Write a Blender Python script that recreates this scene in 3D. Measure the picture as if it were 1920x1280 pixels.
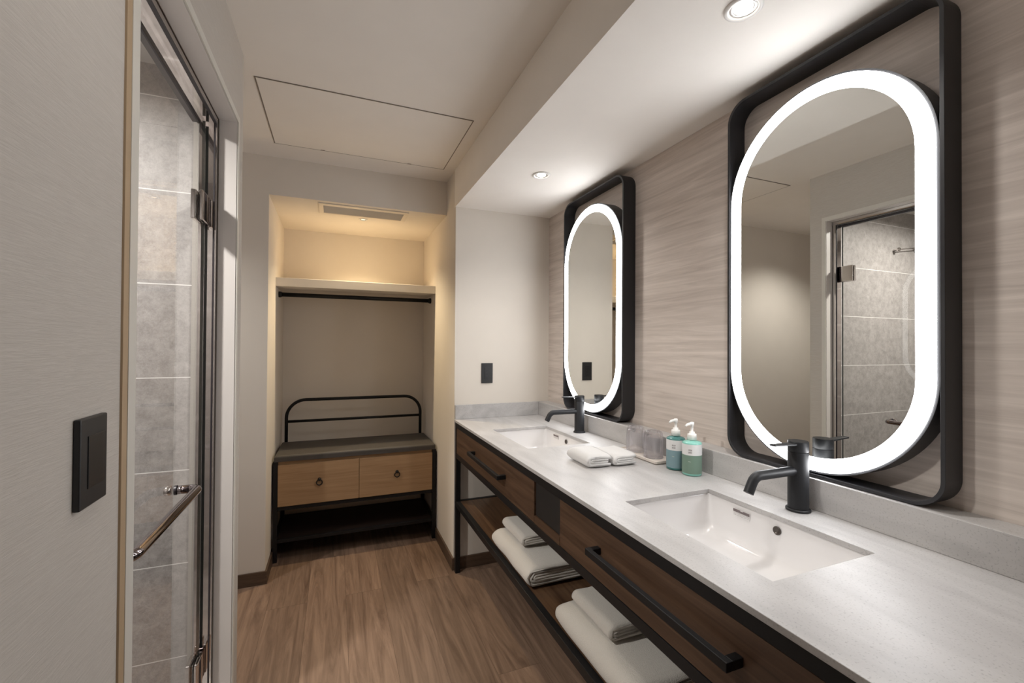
import bpy, bmesh, math, random
from mathutils import Vector, Matrix, noise
random.seed(7)
PI = math.pi
for o in list(bpy.data.objects):
    bpy.data.objects.remove(o)
sc = bpy.context.scene
COL = sc.collection

# ------------------------------------------------------------------ camera
F_PX = 823.88
yaw, pitch, roll = 0.381854, 0.0091036, 0.0059910
fw = Vector((math.sin(yaw)*math.cos(pitch), math.cos(yaw)*math.cos(pitch), math.sin(pitch)))
rt = Vector((math.cos(yaw), -math.sin(yaw), 0.0))
up = rt.cross(fw)
r2 = rt*math.cos(roll) + up*math.sin(roll)
u2 = -rt*math.sin(roll) + up*math.cos(roll)
cd = bpy.data.cameras.new('camera'); cam = bpy.data.objects.new('camera', cd); COL.objects.link(cam)
M = Matrix((( r2.x, u2.x, -fw.x, 0.0), (r2.y, u2.y, -fw.y, 0.0), (r2.z, u2.z, -fw.z, 1.27), (0, 0, 0, 1)))
cam.matrix_world = M
cd.sensor_width = 36.0; cd.lens = F_PX/1920*36.0; cd.clip_start = 0.02
sc.camera = cam

# ------------------------------------------------------------------ view, world
sc.view_settings.view_transform = 'Standard'
sc.view_settings.look = 'None'
sc.view_settings.gamma = 1.0
sc.view_settings.use_curve_mapping = False
sc.view_settings.exposure = 0.32
w = bpy.data.worlds.new('world'); sc.world = w; w.use_nodes = True
w.node_tree.nodes['Background'].inputs[0].default_value = (0.8, 0.78, 0.75, 1)
w.node_tree.nodes['Background'].inputs[1].default_value = 0.02
sc.cycles.max_bounces = 12; sc.cycles.diffuse_bounces = 7; sc.cycles.glossy_bounces = 8
sc.cycles.transparent_max_bounces = 16; sc.cycles.transmission_bounces = 10
sc.cycles.caustics_reflective = False; sc.cycles.caustics_refractive = False
sc.cycles.sample_clamp_indirect = 3.0
sc.cycles.use_denoising = True

# ------------------------------------------------------------------ lamps' own numbers
RING = 14.0           # light rings of the two mirrors
SOFFIT_W = 14.0       # downlights over the sinks
ROOM_W = 7.0         # ceiling downlights of the passage
CORR_W = 40.0
CLOSET_W = 38.0
SHOWER_W = 25.0
def spot(name, loc, watt, color, angle=120, blend=0.6, size=0.03):
    l = bpy.data.lights.new(name, 'SPOT'); l.energy = watt; l.color = color
    l.spot_size = math.radians(angle); l.spot_blend = blend; l.shadow_soft_size = size
    o = bpy.data.objects.new(name, l); COL.objects.link(o); o.location = loc
    return o
NEUTRAL = (1.0, 0.965, 0.925); WARM = (1.0, 0.79, 0.50); COOL = (1.0, 0.96, 0.92)

# ------------------------------------------------------------------ materials
def newmat(name):
    m = bpy.data.materials.new(name); m.use_nodes = True
    nt = m.node_tree; b = nt.nodes['Principled BSDF']
    return m, nt, b
def plain(name, col, rough=0.5, metal=0.0, spec=0.5, bump=0.0, bscale=200.0, coat=0.0, sheen=0.0):
    m, nt, b = newmat(name)
    b.inputs['Roughness'].default_value = rough; b.inputs['Metallic'].default_value = metal
    b.inputs['Specular IOR Level'].default_value = spec
    b.inputs['Coat Weight'].default_value = coat; b.inputs['Sheen Weight'].default_value = sheen
    tc = nt.nodes.new('ShaderNodeTexCoord')
    n = nt.nodes.new('ShaderNodeTexNoise'); n.inputs['Scale'].default_value = 7.0; n.inputs['Detail'].default_value = 3
    nt.links.new(tc.outputs['Object'], n.inputs['Vector'])
    mx = nt.nodes.new('ShaderNodeMix'); mx.data_type = 'RGBA'
    mx.inputs['A'].default_value = (col[0]*0.97, col[1]*0.97, col[2]*0.97, 1)
    mx.inputs['B'].default_value = (min(1, col[0]*1.03), min(1, col[1]*1.03), min(1, col[2]*1.03), 1)
    nt.links.new(n.outputs['Fac'], mx.inputs['Factor']); nt.links.new(mx.outputs['Result'], b.inputs['Base Color'])
    if bump:
        n2 = nt.nodes.new('ShaderNodeTexNoise'); n2.inputs['Scale'].default_value = bscale; n2.inputs['Detail'].default_value = 4
        nt.links.new(tc.outputs['Object'], n2.inputs['Vector'])
        bp = nt.nodes.new('ShaderNodeBump'); bp.inputs['Strength'].default_value = bump; bp.inputs['Distance'].default_value = 0.002
        nt.links.new(n2.outputs['Fac'], bp.inputs['Height']); nt.links.new(bp.outputs['Normal'], b.inputs['Normal'])
    return m
def streak(name, c1, c2, scale, rough=0.6, bump=0.1, detail=6, lo=0.35, hi=0.65, distort=0.6, c3=None, spec=0.5, coat=0.0):
    """noise stretched along one axis by a mapping scale: grain, brushed wallpaper, veined stone"""
    m, nt, b = newmat(name)
    tc = nt.nodes.new('ShaderNodeTexCoord'); mp = nt.nodes.new('ShaderNodeMapping')
    mp.inputs['Scale'].default_value = scale
    nt.links.new(tc.outputs['Object'], mp.inputs['Vector'])
    n = nt.nodes.new('ShaderNodeTexNoise'); n.inputs['Scale'].default_value = 1.0
    n.inputs['Detail'].default_value = detail; n.inputs['Distortion'].default_value = distort; n.inputs['Roughness'].default_value = 0.6
    nt.links.new(mp.outputs['Vector'], n.inputs['Vector'])
    cr = nt.nodes.new('ShaderNodeValToRGB')
    cr.color_ramp.elements[0].position = lo; cr.color_ramp.elements[0].color = (*c1, 1)
    cr.color_ramp.elements[1].position = hi; cr.color_ramp.elements[1].color = (*c2, 1)
    if c3:
        e = cr.color_ramp.elements.new((lo+hi)/2); e.color = (*c3, 1)
    nt.links.new(n.outputs['Fac'], cr.inputs['Fac']); nt.links.new(cr.outputs['Color'], b.inputs['Base Color'])
    b.inputs['Roughness'].default_value = rough; b.inputs['Specular IOR Level'].default_value = spec; b.inputs['Coat Weight'].default_value = coat
    if bump:
        bp = nt.nodes.new('ShaderNodeBump'); bp.inputs['Strength'].default_value = bump; bp.inputs['Distance'].default_value = 0.002
        nt.links.new(n.outputs['Fac'], bp.inputs['Height']); nt.links.new(bp.outputs['Normal'], b.inputs['Normal'])
    return m
def brick(name, c1, c2, mortar, plane, bw, bh, off, msize=0.002, rough=0.5, origin=(0, 0), var=None, bump=0.2, mbump=True):
    """planks or tiles: plane gives the two object axes used as (along, across)"""
    m, nt, b = newmat(name)
    tc = nt.nodes.new('ShaderNodeTexCoord'); sp = nt.nodes.new('ShaderNodeSeparateXYZ'); cb = nt.nodes.new('ShaderNodeCombineXYZ')
    nt.links.new(tc.outputs['Object'], sp.inputs[0])
    for k in (0, 1):
        a = nt.nodes.new('ShaderNodeMath'); a.operation = 'ADD'; a.inputs[1].default_value = -origin[k] + 40*(bw if k == 0 else bh)
        nt.links.new(sp.outputs[plane[k]], a.inputs[0]); nt.links.new(a.outputs[0], cb.inputs[k])
    br = nt.nodes.new('ShaderNodeTexBrick'); br.offset = off; br.offset_frequency = 2
    br.inputs['Scale'].default_value = 1.0; br.inputs['Brick Width'].default_value = bw; br.inputs['Row Height'].default_value = bh
    br.inputs['Mortar Size'].default_value = msize; br.inputs['Mortar Smooth'].default_value = 0.1
    br.inputs['Color1'].default_value = (0, 0, 0, 1); br.inputs['Color2'].default_value = (1, 1, 1, 1); br.inputs['Mortar'].default_value = (0.5, 0.5, 0.5, 1)
    nt.links.new(cb.outputs[0], br.inputs['Vector'])
    mp = nt.nodes.new('ShaderNodeMapping'); mp.inputs['Scale'].default_value = var['scale']
    nt.links.new(tc.outputs['Object'], mp.inputs['Vector'])
    # each plank or tile shifts the grain
    ad = nt.nodes.new('ShaderNodeVectorMath'); ad.operation = 'MULTIPLY_ADD'
    nt.links.new(br.outputs['Color'], ad.inputs[0]); ad.inputs[1].default_value = (13, 17, 11); nt.links.new(mp.outputs[0], ad.inputs[2])
    n = nt.nodes.new('ShaderNodeTexNoise'); n.inputs['Scale'].default_value = 1; n.inputs['Detail'].default_value = 8
    n.inputs['Roughness'].default_value = var.get('rough', 0.65); n.inputs['Distortion'].default_value = var.get('distort', 0.8)
    nt.links.new(ad.outputs[0], n.inputs['Vector'])
    cr = nt.nodes.new('ShaderNodeValToRGB')
    cr.color_ramp.elements[0].position = var.get('lo', 0.32); cr.color_ramp.elements[0].color = (*c1, 1)
    cr.color_ramp.elements[1].position = var.get('hi', 0.68); cr.color_ramp.elements[1].color = (*c2, 1)
    nt.links.new(n.outputs['Fac'], cr.inputs['Fac'])
    hv = nt.nodes.new('ShaderNodeHueSaturation')
    mr = nt.nodes.new('ShaderNodeMapRange'); mr.inputs['To Min'].default_value = 1-var.get('tone', 0.1); mr.inputs['To Max'].default_value = 1+var.get('tone', 0.1)
    nt.links.new(br.outputs['Color'], mr.inputs['Value']); nt.links.new(mr.outputs[0], hv.inputs['Value']); nt.links.new(cr.outputs['Color'], hv.inputs['Color'])
    mx = nt.nodes.new('ShaderNodeMix'); mx.data_type = 'RGBA'; mx.inputs['B'].default_value = (*mortar, 1)
    nt.links.new(br.outputs['Fac'], mx.inputs['Factor']); nt.links.new(hv.outputs[0], mx.inputs['A']); nt.links.new(mx.outputs['Result'], b.inputs['Base Color'])
    b.inputs['Roughness'].default_value = rough
    bp = nt.nodes.new('ShaderNodeBump'); bp.inputs['Strength'].default_value = bump; bp.inputs['Distance'].default_value = 0.0015
    nt.links.new(n.outputs['Fac'], bp.inputs['Height']); nt.links.new(bp.outputs['Normal'], b.inputs['Normal'])
    return m
def emit(name, col, strength):
    m, nt, b = newmat(name)
    b.inputs['Base Color'].default_value = (0.9, 0.9, 0.9, 1)
    b.inputs['Emission Color'].default_value = (*col, 1); b.inputs['Emission Strength'].default_value = strength
    return m
def thin_glass(name, tint, ior=1.5, rough=0.0):
    m = bpy.data.materials.new(name); m.use_nodes = True; nt = m.node_tree; nt.nodes.clear()
    out = nt.nodes.new('ShaderNodeOutputMaterial'); t = nt.nodes.new('ShaderNodeBsdfTransparent'); g = nt.nodes.new('ShaderNodeBsdfGlossy')
    t.inputs['Color'].default_value = (*tint, 1); g.inputs['Roughness'].default_value = rough; g.inputs['Color'].default_value = (1, 1, 1, 1)
    f = nt.nodes.new('ShaderNodeFresnel'); f.inputs['IOR'].default_value = ior
    mx = nt.nodes.new('ShaderNodeMixShader')
    geo = nt.nodes.new('ShaderNodeNewGeometry'); sub = nt.nodes.new('ShaderNodeMath'); sub.operation = 'SUBTRACT'; sub.inputs[0].default_value = 1.0
    mul = nt.nodes.new('ShaderNodeMath'); mul.operation = 'MULTIPLY'
    nt.links.new(geo.outputs['Backfacing'], sub.inputs[1]); nt.links.new(sub.outputs[0], mul.inputs[0]); nt.links.new(f.outputs[0], mul.inputs[1])
    nt.links.new(mul.outputs[0], mx.inputs[0]); nt.links.new(t.outputs[0], mx.inputs[1]); nt.links.new(g.outputs[0], mx.inputs[2]); nt.links.new(mx.outputs[0], out.inputs[0])
    return m
def real_glass(name, col, ior=1.47, rough=0.0):
    m, nt, b = newmat(name)
    b.inputs['Base Color'].default_value = (*col, 1); b.inputs['Transmission Weight'].default_value = 1.0
    b.inputs['IOR'].default_value = ior; b.inputs['Roughness'].default_value = rough
    return m

m_paint = plain('painted_wall', (0.70, 0.65, 0.585), 0.85, bump=0.08, bscale=350, spec=0.2)
m_ceil = plain('painted_ceiling', (0.84, 0.80, 0.75), 0.9, bump=0.04, bscale=300, spec=0.2)
m_soffit = m_ceil
m_trimw = plain('painted_casing', (0.62, 0.60, 0.55), 0.45)
m_jamb = plain('jamb_white', (0.72, 0.68, 0.65), 0.35)
m_tan = plain('tan_edge_strip', (0.40, 0.29, 0.18), 0.6)
m_paper_left = streak('brushed_wallpaper', (0.485, 0.45, 0.41), (0.545, 0.51, 0.468), (60, 26, 480), rough=0.8, bump=0.34, lo=0.3, hi=0.7, distort=0.8, spec=0.25)
m_paper_right = streak('grain_wallpaper', (0.52, 0.455, 0.41), (0.72, 0.645, 0.59), (3, 2.6, 58), rough=0.65, bump=0.04, lo=0.30, hi=0.70, distort=0.9, spec=0.3)
m_floor = brick('oak_planks', (0.110, 0.067, 0.046), (0.270, 0.180, 0.126), (0.10, 0.062, 0.042), (1, 0), 1.25, 0.178, 0.37, msize=0.0008, rough=0.42,
                origin=(0.35, 0.06), var=dict(scale=(24, 1.7, 1), distort=1.5, tone=0.17, lo=0.28, hi=0.66), bump=0.12)
m_base = streak('baseboard_wood', (0.06, 0.037, 0.024), (0.11, 0.07, 0.046), (4, 4, 60), rough=0.5)
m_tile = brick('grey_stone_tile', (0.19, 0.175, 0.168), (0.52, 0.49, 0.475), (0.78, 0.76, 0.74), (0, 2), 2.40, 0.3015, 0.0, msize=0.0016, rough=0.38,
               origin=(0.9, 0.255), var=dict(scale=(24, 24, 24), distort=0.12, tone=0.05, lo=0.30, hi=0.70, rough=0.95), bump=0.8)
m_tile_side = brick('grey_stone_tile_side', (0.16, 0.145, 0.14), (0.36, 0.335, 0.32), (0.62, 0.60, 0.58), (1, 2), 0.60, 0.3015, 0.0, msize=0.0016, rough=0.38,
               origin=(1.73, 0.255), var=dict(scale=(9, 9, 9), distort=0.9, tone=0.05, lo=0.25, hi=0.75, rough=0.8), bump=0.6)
m_tile_floor = brick('grey_floor_tile', (0.20, 0.185, 0.175), (0.36, 0.335, 0.32), (0.5, 0.48, 0.46), (0, 1), 0.30, 0.30, 0.0, msize=0.002, rough=0.45,
               origin=(-1.01, 1.73), var=dict(scale=(9, 9, 9), distort=0.9, tone=0.05), bump=0.3)
def stone(name):
    m, nt, b = newmat(name)
    tc = nt.nodes.new('ShaderNodeTexCoord'); mp = nt.nodes.new('ShaderNodeMapping'); mp.inputs['Scale'].default_value = (9, 2.2, 9)
    mp.inputs['Rotation'].default_value = (0, 0, 0.12)
    nt.links.new(tc.outputs['Object'], mp.inputs['Vector'])
    n = nt.nodes.new('ShaderNodeTexNoise'); n.inputs['Scale'].default_value = 1.3; n.inputs['Detail'].default_value = 7; n.inputs['Distortion'].default_value = 1.2
    nt.links.new(mp.outputs[0], n.inputs['Vector'])
    cr = nt.nodes.new('ShaderNodeValToRGB')
    cr.color_ramp.elements[0].position = 0.33; cr.color_ramp.elements[0].color = (0.42, 0.408, 0.403, 1)
    cr.color_ramp.elements[1].position = 0.66; cr.color_ramp.elements[1].color = (0.52, 0.507, 0.50, 1)
    nt.links.new(n.outputs['Fac'], cr.inputs['Fac'])
    n2 = nt.nodes.new('ShaderNodeTexNoise'); n2.inputs['Scale'].default_value = 260; n2.inputs['Detail'].default_value = 2
    nt.links.new(tc.outputs['Object'], n2.inputs['Vector'])
    c2 = nt.nodes.new('ShaderNodeValToRGB'); c2.color_ramp.elements[0].position = 0.28; c2.color_ramp.elements[0].color = (0.66, 0.66, 0.66, 1)
    c2.color_ramp.elements[1].position = 0.42; c2.color_ramp.elements[1].color = (1, 1, 1, 1)
    nt.links.new(n2.outputs['Fac'], c2.inputs['Fac'])
    mx = nt.nodes.new('ShaderNodeMix'); mx.data_type = 'RGBA'; mx.blend_type = 'MULTIPLY'; mx.inputs['Factor'].default_value = 0.8
    nt.links.new(cr.outputs['Color'], mx.inputs['A']); nt.links.new(c2.outputs['Color'], mx.inputs['B'])
    nt.links.new(mx.outputs['Result'], b.inputs['Base Color'])
    b.inputs['Roughness'].default_value = 0.42
    return m
m_stone = stone('pale_grey_stone')
m_black = plain('black_metal', (0.009, 0.009, 0.010), 0.45, metal=0.0, spec=0.3)
m_blackmatte = plain('matt_black_tap', (0.014, 0.015, 0.018), 0.5, spec=0.4)
m_frame = plain('charcoal_mirror_frame', (0.020, 0.020, 0.023), 0.48, spec=0.5)
m_plastic = plain('black_plastic', (0.017, 0.017, 0.018), 0.4, spec=0.45)
m_plastic2 = plain('black_plastic_rocker', (0.011, 0.011, 0.012), 0.3, spec=0.5)
m_walnut = streak('dark_walnut', (0.052, 0.026, 0.014), (0.105, 0.058, 0.034), (60, 2.5, 60), rough=0.45, bump=0.05, c3=(0.075, 0.040, 0.023))
m_shelfwood = streak('dark_shelf_wood', (0.060, 0.030, 0.016), (0.125, 0.07, 0.038), (60, 2.5, 60), rough=0.35, bump=0.03)
m_oak = streak('light_oak', (0.34, 0.205, 0.105), (0.43, 0.275, 0.15), (2.5, 50, 90), rough=0.55, bump=0.04)
m_darkshelf = plain('dark_brown_board', (0.016, 0.009, 0.007), 0.5)
m_cushion = plain('grey_leatherette', (0.068, 0.061, 0.055), 0.6, bump=0.25, bscale=450)
m_ceramic = plain('white_ceramic', (0.74, 0.725, 0.72), 0.08, spec=0.6, coat=0.4)
m_chrome = plain('chrome', (0.72, 0.68, 0.66), 0.06, metal=1.0)
m_barchrome = plain('chrome_dark_reflection', (0.30, 0.27, 0.28), 0.08, metal=1.0)  # pull bar chrome, the dark surroundings it reflects put into its base colour
m_darkchrome = plain('dark_chrome', (0.20, 0.17, 0.17), 0.12, metal=1.0)
m_rubber = plain('dark_seal', (0.03, 0.025, 0.03), 0.4)
m_hole = plain('overflow_metal', (0.10, 0.085, 0.075), 0.35, metal=0.6)
m_mirror = plain('mirror_silver', (0.80, 0.80, 0.765), 0.0, metal=1.0)
m_ring = emit('mirror_light', (0.97, 0.98, 1.0), RING)
m_housing = plain('mirror_housing', (0.045, 0.045, 0.048), 0.45)
m_lens = emit('downlight_lens', (1.0, 0.95, 0.88), 22.0)
m_lens_warm = emit('closet_lamp_lens', (1.0, 0.8, 0.5), 1.2)
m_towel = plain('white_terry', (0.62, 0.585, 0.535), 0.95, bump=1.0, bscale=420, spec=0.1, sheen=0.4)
m_cloth = plain('white_washcloth', (0.72, 0.71, 0.70), 0.95, bump=1.0, bscale=500, spec=0.1, sheen=0.4)
m_doorglass = thin_glass('shower_glass', (0.95, 0.955, 0.95), 1.36)
m_doorglass_edge = plain('glass_edge', (0.10, 0.12, 0.12), 0.1)
m_tumbler = real_glass('tumbler_glass', (1.0, 1.0, 1.0), 1.45)
_nt = m_tumbler.node_tree; _tr = _nt.nodes.new('ShaderNodeBsdfTransparent'); _tr.inputs[0].default_value = (0.985, 0.98, 1.0, 1)
_mx = _nt.nodes.new('ShaderNodeMixShader'); _mx.inputs[0].default_value = 0.6
_nt.links.new(_nt.nodes['Principled BSDF'].outputs[0], _mx.inputs[1]); _nt.links.new(_tr.outputs[0], _mx.inputs[2])
_nt.links.new(_mx.outputs[0], _nt.nodes['Material Output'].inputs[0])
m_tray = plain('cream_ceramic_tray', (0.70, 0.64, 0.58), 0.35)
m_pump = plain('white_pump', (0.86, 0.85, 0.82), 0.3)
m_lblw = plain('white_label', (0.74, 0.74, 0.74), 0.5)
m_blue = plain('blue_green_bottle', (0.05, 0.19, 0.18), 0.12, spec=0.6)
m_green = plain('mint_bottle', (0.24, 0.56, 0.48), 0.12, spec=0.6)
m_lblb = plain('blue_label', (0.20, 0.31, 0.345), 0.45)
m_lblg = plain('sage_label', (0.17, 0.26, 0.205), 0.45)
m_ink = plain('label_ink', (0.16, 0.13, 0.13), 0.6)
m_inkl = plain('label_ink_light', (0.50, 0.56, 0.52), 0.6)
m_inkg = plain('label_ink_grey', (0.42, 0.40, 0.39), 0.6)
m_grille = plain('vent_mesh', (0.46, 0.44, 0.42), 0.6, bump=0.6, bscale=600)
m_vent = plain('vent_frame', (0.66, 0.60, 0.52), 0.5)
m_refl = plain('lamp_reflector', (0.70, 0.69, 0.68), 0.22, metal=0.8)
m_groove = plain('hatch_groove', (0.20, 0.17, 0.14), 0.6)
m_white = plain('white_plastic', (0.75, 0.73, 0.70), 0.4)

# ------------------------------------------------------------------ object helpers
def obj(name, bm, mat, parent=None, origin=(0, 0, 0), smooth=False, bevel=0.0, bseg=2, sub=0):
    """link BM as one mesh object whose origin is ORIGIN (in the coordinates BM was built in)"""
    bmesh.ops.recalc_face_normals(bm, faces=bm.faces[:])
    me = bpy.data.meshes.new(name)
    o0 = Vector(origin)
    for v in bm.verts: v.co -= o0
    bm.to_mesh(me); bm.free()
    mats = mat if isinstance(mat, (list, tuple)) else [mat]
    for m in mats: me.materials.append(m)
    o = bpy.data.objects.new(name, me); COL.objects.link(o)
    if parent is not None:
        o.parent = parent; o.location = o0 - Vector(parent['at'])
    else:
        o.location = o0
    if smooth:
        for p in me.polygons: p.use_smooth = True
    if bevel:
        b = o.modifiers.new('bevel', 'BEVEL'); b.width = bevel; b.segments = bseg; b.limit_method = 'ANGLE'; b.angle_limit = math.radians(40)
        b.harden_normals = False
    if sub:
        s = o.modifiers.new('sub', 'SUBSURF'); s.levels = sub; s.render_levels = sub
    return o
def tag(o, label=None, cat=None, group=None, kind=None):
    if label: o['label'] = label
    if cat: o['category'] = cat
    if group: o['group'] = group
    if kind: o['kind'] = kind
    return o
def thing(name, label, cat, at, group=None, kind=None):
    o = bpy.data.objects.new(name, None); COL.objects.link(o); o.location = at; o['at'] = list(at)
    o.empty_display_size = 0.05
    return tag(o, label, cat, group, kind)
def copy_tree(o, shift, label=None, parent=None):
    c = o.copy(); COL.objects.link(c)
    if parent is None:
        c.location = Vector(o.location) + Vector(shift)
        if 'at' in o: c['at'] = list(c.location)
        if label: c['label'] = label
    else:
        c.parent = parent
    for ch in [x for x in bpy.data.objects if x.parent is o]:
        copy_tree(ch, (0, 0, 0), None, c)
    return c
def struct(name, bm, mat, **k):
    o = obj(name, bm, mat, **k); o['kind'] = 'structure'; return o
def BM(): return bmesh.new()
def box(bm, x0, x1, y0, y1, z0, z1, mi=0):
    v = [bm.verts.new((x, y, z)) for z in (z0, z1) for y in (y0, y1) for x in (x0, x1)]
    for f in ((0, 2, 3, 1), (4, 5, 7, 6), (0, 1, 5, 4), (2, 6, 7, 3), (0, 4, 6, 2), (1, 3, 7, 5)):
        fc = bm.faces.new([v[i] for i in f]); fc.material_index = mi
    return bm
def B(*a): return box(BM(), *a)
def lathe(bm, prof, c, n=32, axis='z', cap=True):
    """prof: (radius, height) pairs round an axis through c"""
    rings = []
    for r, h in prof:
        ring = []
        for i in range(n):
            a = 2*PI*i/n
            if axis == 'z': p = (c[0]+r*math.cos(a), c[1]+r*math.sin(a), c[2]+h)
            elif axis == 'x': p = (c[0]+h, c[1]+r*math.cos(a), c[2]+r*math.sin(a))
            else: p = (c[0]+r*math.cos(a), c[1]+h, c[2]+r*math.sin(a))
            ring.append(bm.verts.new(p))
        rings.append(ring)
    for a, b in zip(rings, rings[1:]):
        for i in range(n):
            bm.faces.new((a[i], a[(i+1) % n], b[(i+1) % n], b[i]))
    if cap:
        bm.faces.new(rings[0]); bm.faces.new(rings[-1])
    return bm
def tube(bm, pts, r, n=12, closed=False, cap=True, flat=None):
    """sweep a circle (or a box of half sizes FLAT) along pts"""
    pts = [Vector(p) for p in pts]; rings = []; N = len(pts)
    prev = None
    for i, p in enumerate(pts):
        if closed: d = (pts[(i+1) % N]-pts[i-1]).normalized()
        else: d = (pts[min(i+1, N-1)]-pts[max(i-1, 0)]).normalized()
        if prev is None:
            h = Vector((0, 0, 1)) if abs(d.z) < 0.9 else Vector((1, 0, 0))
            s = d.cross(h).normalized()
        else:
            s = (prev - d*prev.dot(d)).normalized()
        prev = s; t = d.cross(s)
        rr = r[i] if isinstance(r, (list, tuple)) else r
        rings.append([bm.verts.new(p + (s*math.cos(2*PI*k/n)+t*math.sin(2*PI*k/n))*rr) for k in range(n)])
    m = N if closed else N-1
    for i in range(m):
        a, b = rings[i], rings[(i+1) % N]
        for k in range(n): bm.faces.new((a[k], a[(k+1) % n], b[(k+1) % n], b[k]))
    if cap and not closed:
        bm.faces.new(rings[0]); bm.faces.new(rings[-1])
    return bm
def arc(c, r, a0, a1, n, f):
    return [f(c[0]+r*math.cos(a0+(a1-a0)*i/n), c[1]+r*math.sin(a0+(a1-a0)*i/n)) for i in range(n+1)]
def rrect(yc, zc, hy, hz, r, n=10):
    """rounded rectangle outline, n steps a corner"""
    P = []
    for sy, sz, a0 in ((1, 1, 0), (-1, 1, PI/2), (-1, -1, PI), (1, -1, 3*PI/2)):
        for i in range(n+1):
            a = a0+PI/2*i/n
            P.append((yc+sy*(hy-r)+r*math.cos(a), zc+sz*(hz-r)+r*math.sin(a)))
    return P
def loop_band(bm, outer, inner, x0, x1):
    """closed band between two outlines in the YZ plane, from x0 to x1"""
    n = len(outer)
    A = [[bm.verts.new((x, p[0], p[1])) for p in ol] for x in (x0, x1) for ol in (outer, inner)]
    o0, i0, o1, i1 = A
    for k in range(n):
        j = (k+1) % n
        bm.faces.new((o0[k], o0[j], i0[j], i0[k])); bm.faces.new((o1[k], i1[k], i1[j], o1[j]))
        bm.faces.new((o0[k], o1[k], o1[j], o0[j])); bm.faces.new((i0[k], i0[j], i1[j], i1[k]))
    return bm
def plate(bm, outline, x0, x1):
    a = [bm.verts.new((x0, p[0], p[1])) for p in outline]; b = [bm.verts.new((x1, p[0], p[1])) for p in outline]
    bm.faces.new(a); bm.faces.new(list(reversed(b)))
    for k in range(len(a)):
        j = (k+1) % len(a); bm.faces.new((a[k], b[k], b[j], a[j]))
    return bm

# ------------------------------------------------------------------ room measures
XW = 1.225; XL = -0.307; ZC = 2.275; ZS = 2.06; XB = 0.628; YN = 2.44; YF = 2.66
OX0, OX1, YB = -0.337, 0.63, 3.41; ZH = 2.07
DY0, DY1, DZ = 0.898, 1.678, 2.0       # shower doorway
NEARY = -1.6

# ------------------------------------------------------------------ structure
struct('floor', B(-2.1, 1.4, NEARY, 3.6, -0.06, 0.0), m_floor)
bm = B(-2.1, 1.4, NEARY, 3.6, ZC, ZC+0.1); box(bm, XB, 1.4, -0.35, YN+0.02, ZS, ZC)
struct('ceiling', bm, m_ceil)
struct('wall_right', B(XW, XW+0.12, NEARY, YN+0.1, 0, ZC), m_paper_right)
# left wall with the shower doorway
bm = B(XL-0.12, XL, NEARY, DY0, 0, ZC); box(bm, XL-0.12, XL, DY0, DY1, DZ, ZC); box(bm, XL-0.12, XL, DY1, 1.77, 0, ZC)
struct('wall_left', bm, m_paper_left)
struct('wall_near', B(-0.307, XW, NEARY-0.1, NEARY, 0, ZC), m_paint)
struct('wall_niche', B(XB, XW, -0.27, -0.15, 0, ZS), m_paint)
# far wall with the closet opening, closet shell
bm = B(-2.0, OX0, YF, YB+0.1, 0, ZC); box(bm, OX0, OX1, YF, YB+0.1, ZH, ZC)
struct('wall_far', bm, m_paint)
struct('wall_closet_back', B(OX0, OX1, YB, YB+0.1, 0, ZH), m_paint)
struct('wall_closet_right', B(OX1, 1.4, YN, YB+0.1, 0, ZC), m_paint)
struct('wall_passage', B(-2.1, -2.0, 1.77, YB, 0, ZC), m_paint)
# shower room
struct('wall_shower_far', B(-1.7, XL-0.12, 1.73, 1.77, 0, ZC), m_tile)
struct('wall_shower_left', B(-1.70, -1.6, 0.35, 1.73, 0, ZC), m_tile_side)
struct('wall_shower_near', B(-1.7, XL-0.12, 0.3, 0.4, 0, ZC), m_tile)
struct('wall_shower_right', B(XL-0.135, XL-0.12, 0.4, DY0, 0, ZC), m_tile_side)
struct('ceiling_shower', B(-1.6, XL-0.12, 0.4, 1.73, 2.165, ZC), m_white)
struct('floor_shower', B(-1.6, XL-0.12, 0.4, 1.73, 0.0, 0.012), m_tile_floor)
# door casing and tan edge strip
bm = BM()
box(bm, XL-0.001, XL+0.004, DY0-0.028, DY0, 0, DZ+0.022); box(bm, XL-0.001, XL+0.004, DY1, DY1+0.022, 0, DZ+0.022)
box(bm, XL-0.001, XL+0.004, DY0, DY1, DZ, DZ+0.022)
struct('trim_1', bm, m_trimw)
struct('trim_2', B(XL-0.001, XL+0.003, DY0-0.046, DY0-0.028, 0, ZC), m_tan)
bm = BM()
box(bm, XL-0.050, XL-0.0005, DY1-0.002, DY1, 0, DZ); box(bm, XL-0.12, XL-0.0005, DY0, DY0+0.002, 0, DZ)
box(bm, XL-0.050, XL-0.0005, DY0+0.002, DY1-0.002, DZ-0.002, DZ); box(bm, XL-0.12, XL-0.0005, DY0+0.002, DY1-0.002, 0.0, 0.014)
struct('trim_3', bm, m_jamb)
# chrome channel the glass sits in
bm = BM()
box(bm, XL-0.115, XL-0.052, DY0+0.002, DY1-0.004, DZ-0.022, DZ)
box(bm, XL-0.100, XL-0.052, DY1-0.020, DY1, 0.014, DZ-0.022)
struct('trim_4', bm, m_chrome)
bm = BM()
box(bm, XL-0.060, XL-0.0515, DY0+0.002, DY1-0.02, DZ-0.026, DZ-0.022)
box(bm, XL-0.118, XL-0.100, DY0+0.002, DY1-0.02, DZ-0.030, DZ-0.022)
box(bm, XL-0.060, XL-0.056, DY1-0.0235, DY1-0.02, 0.014, DZ-0.026)
struct('trim_5', bm, m_rubber)
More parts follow.
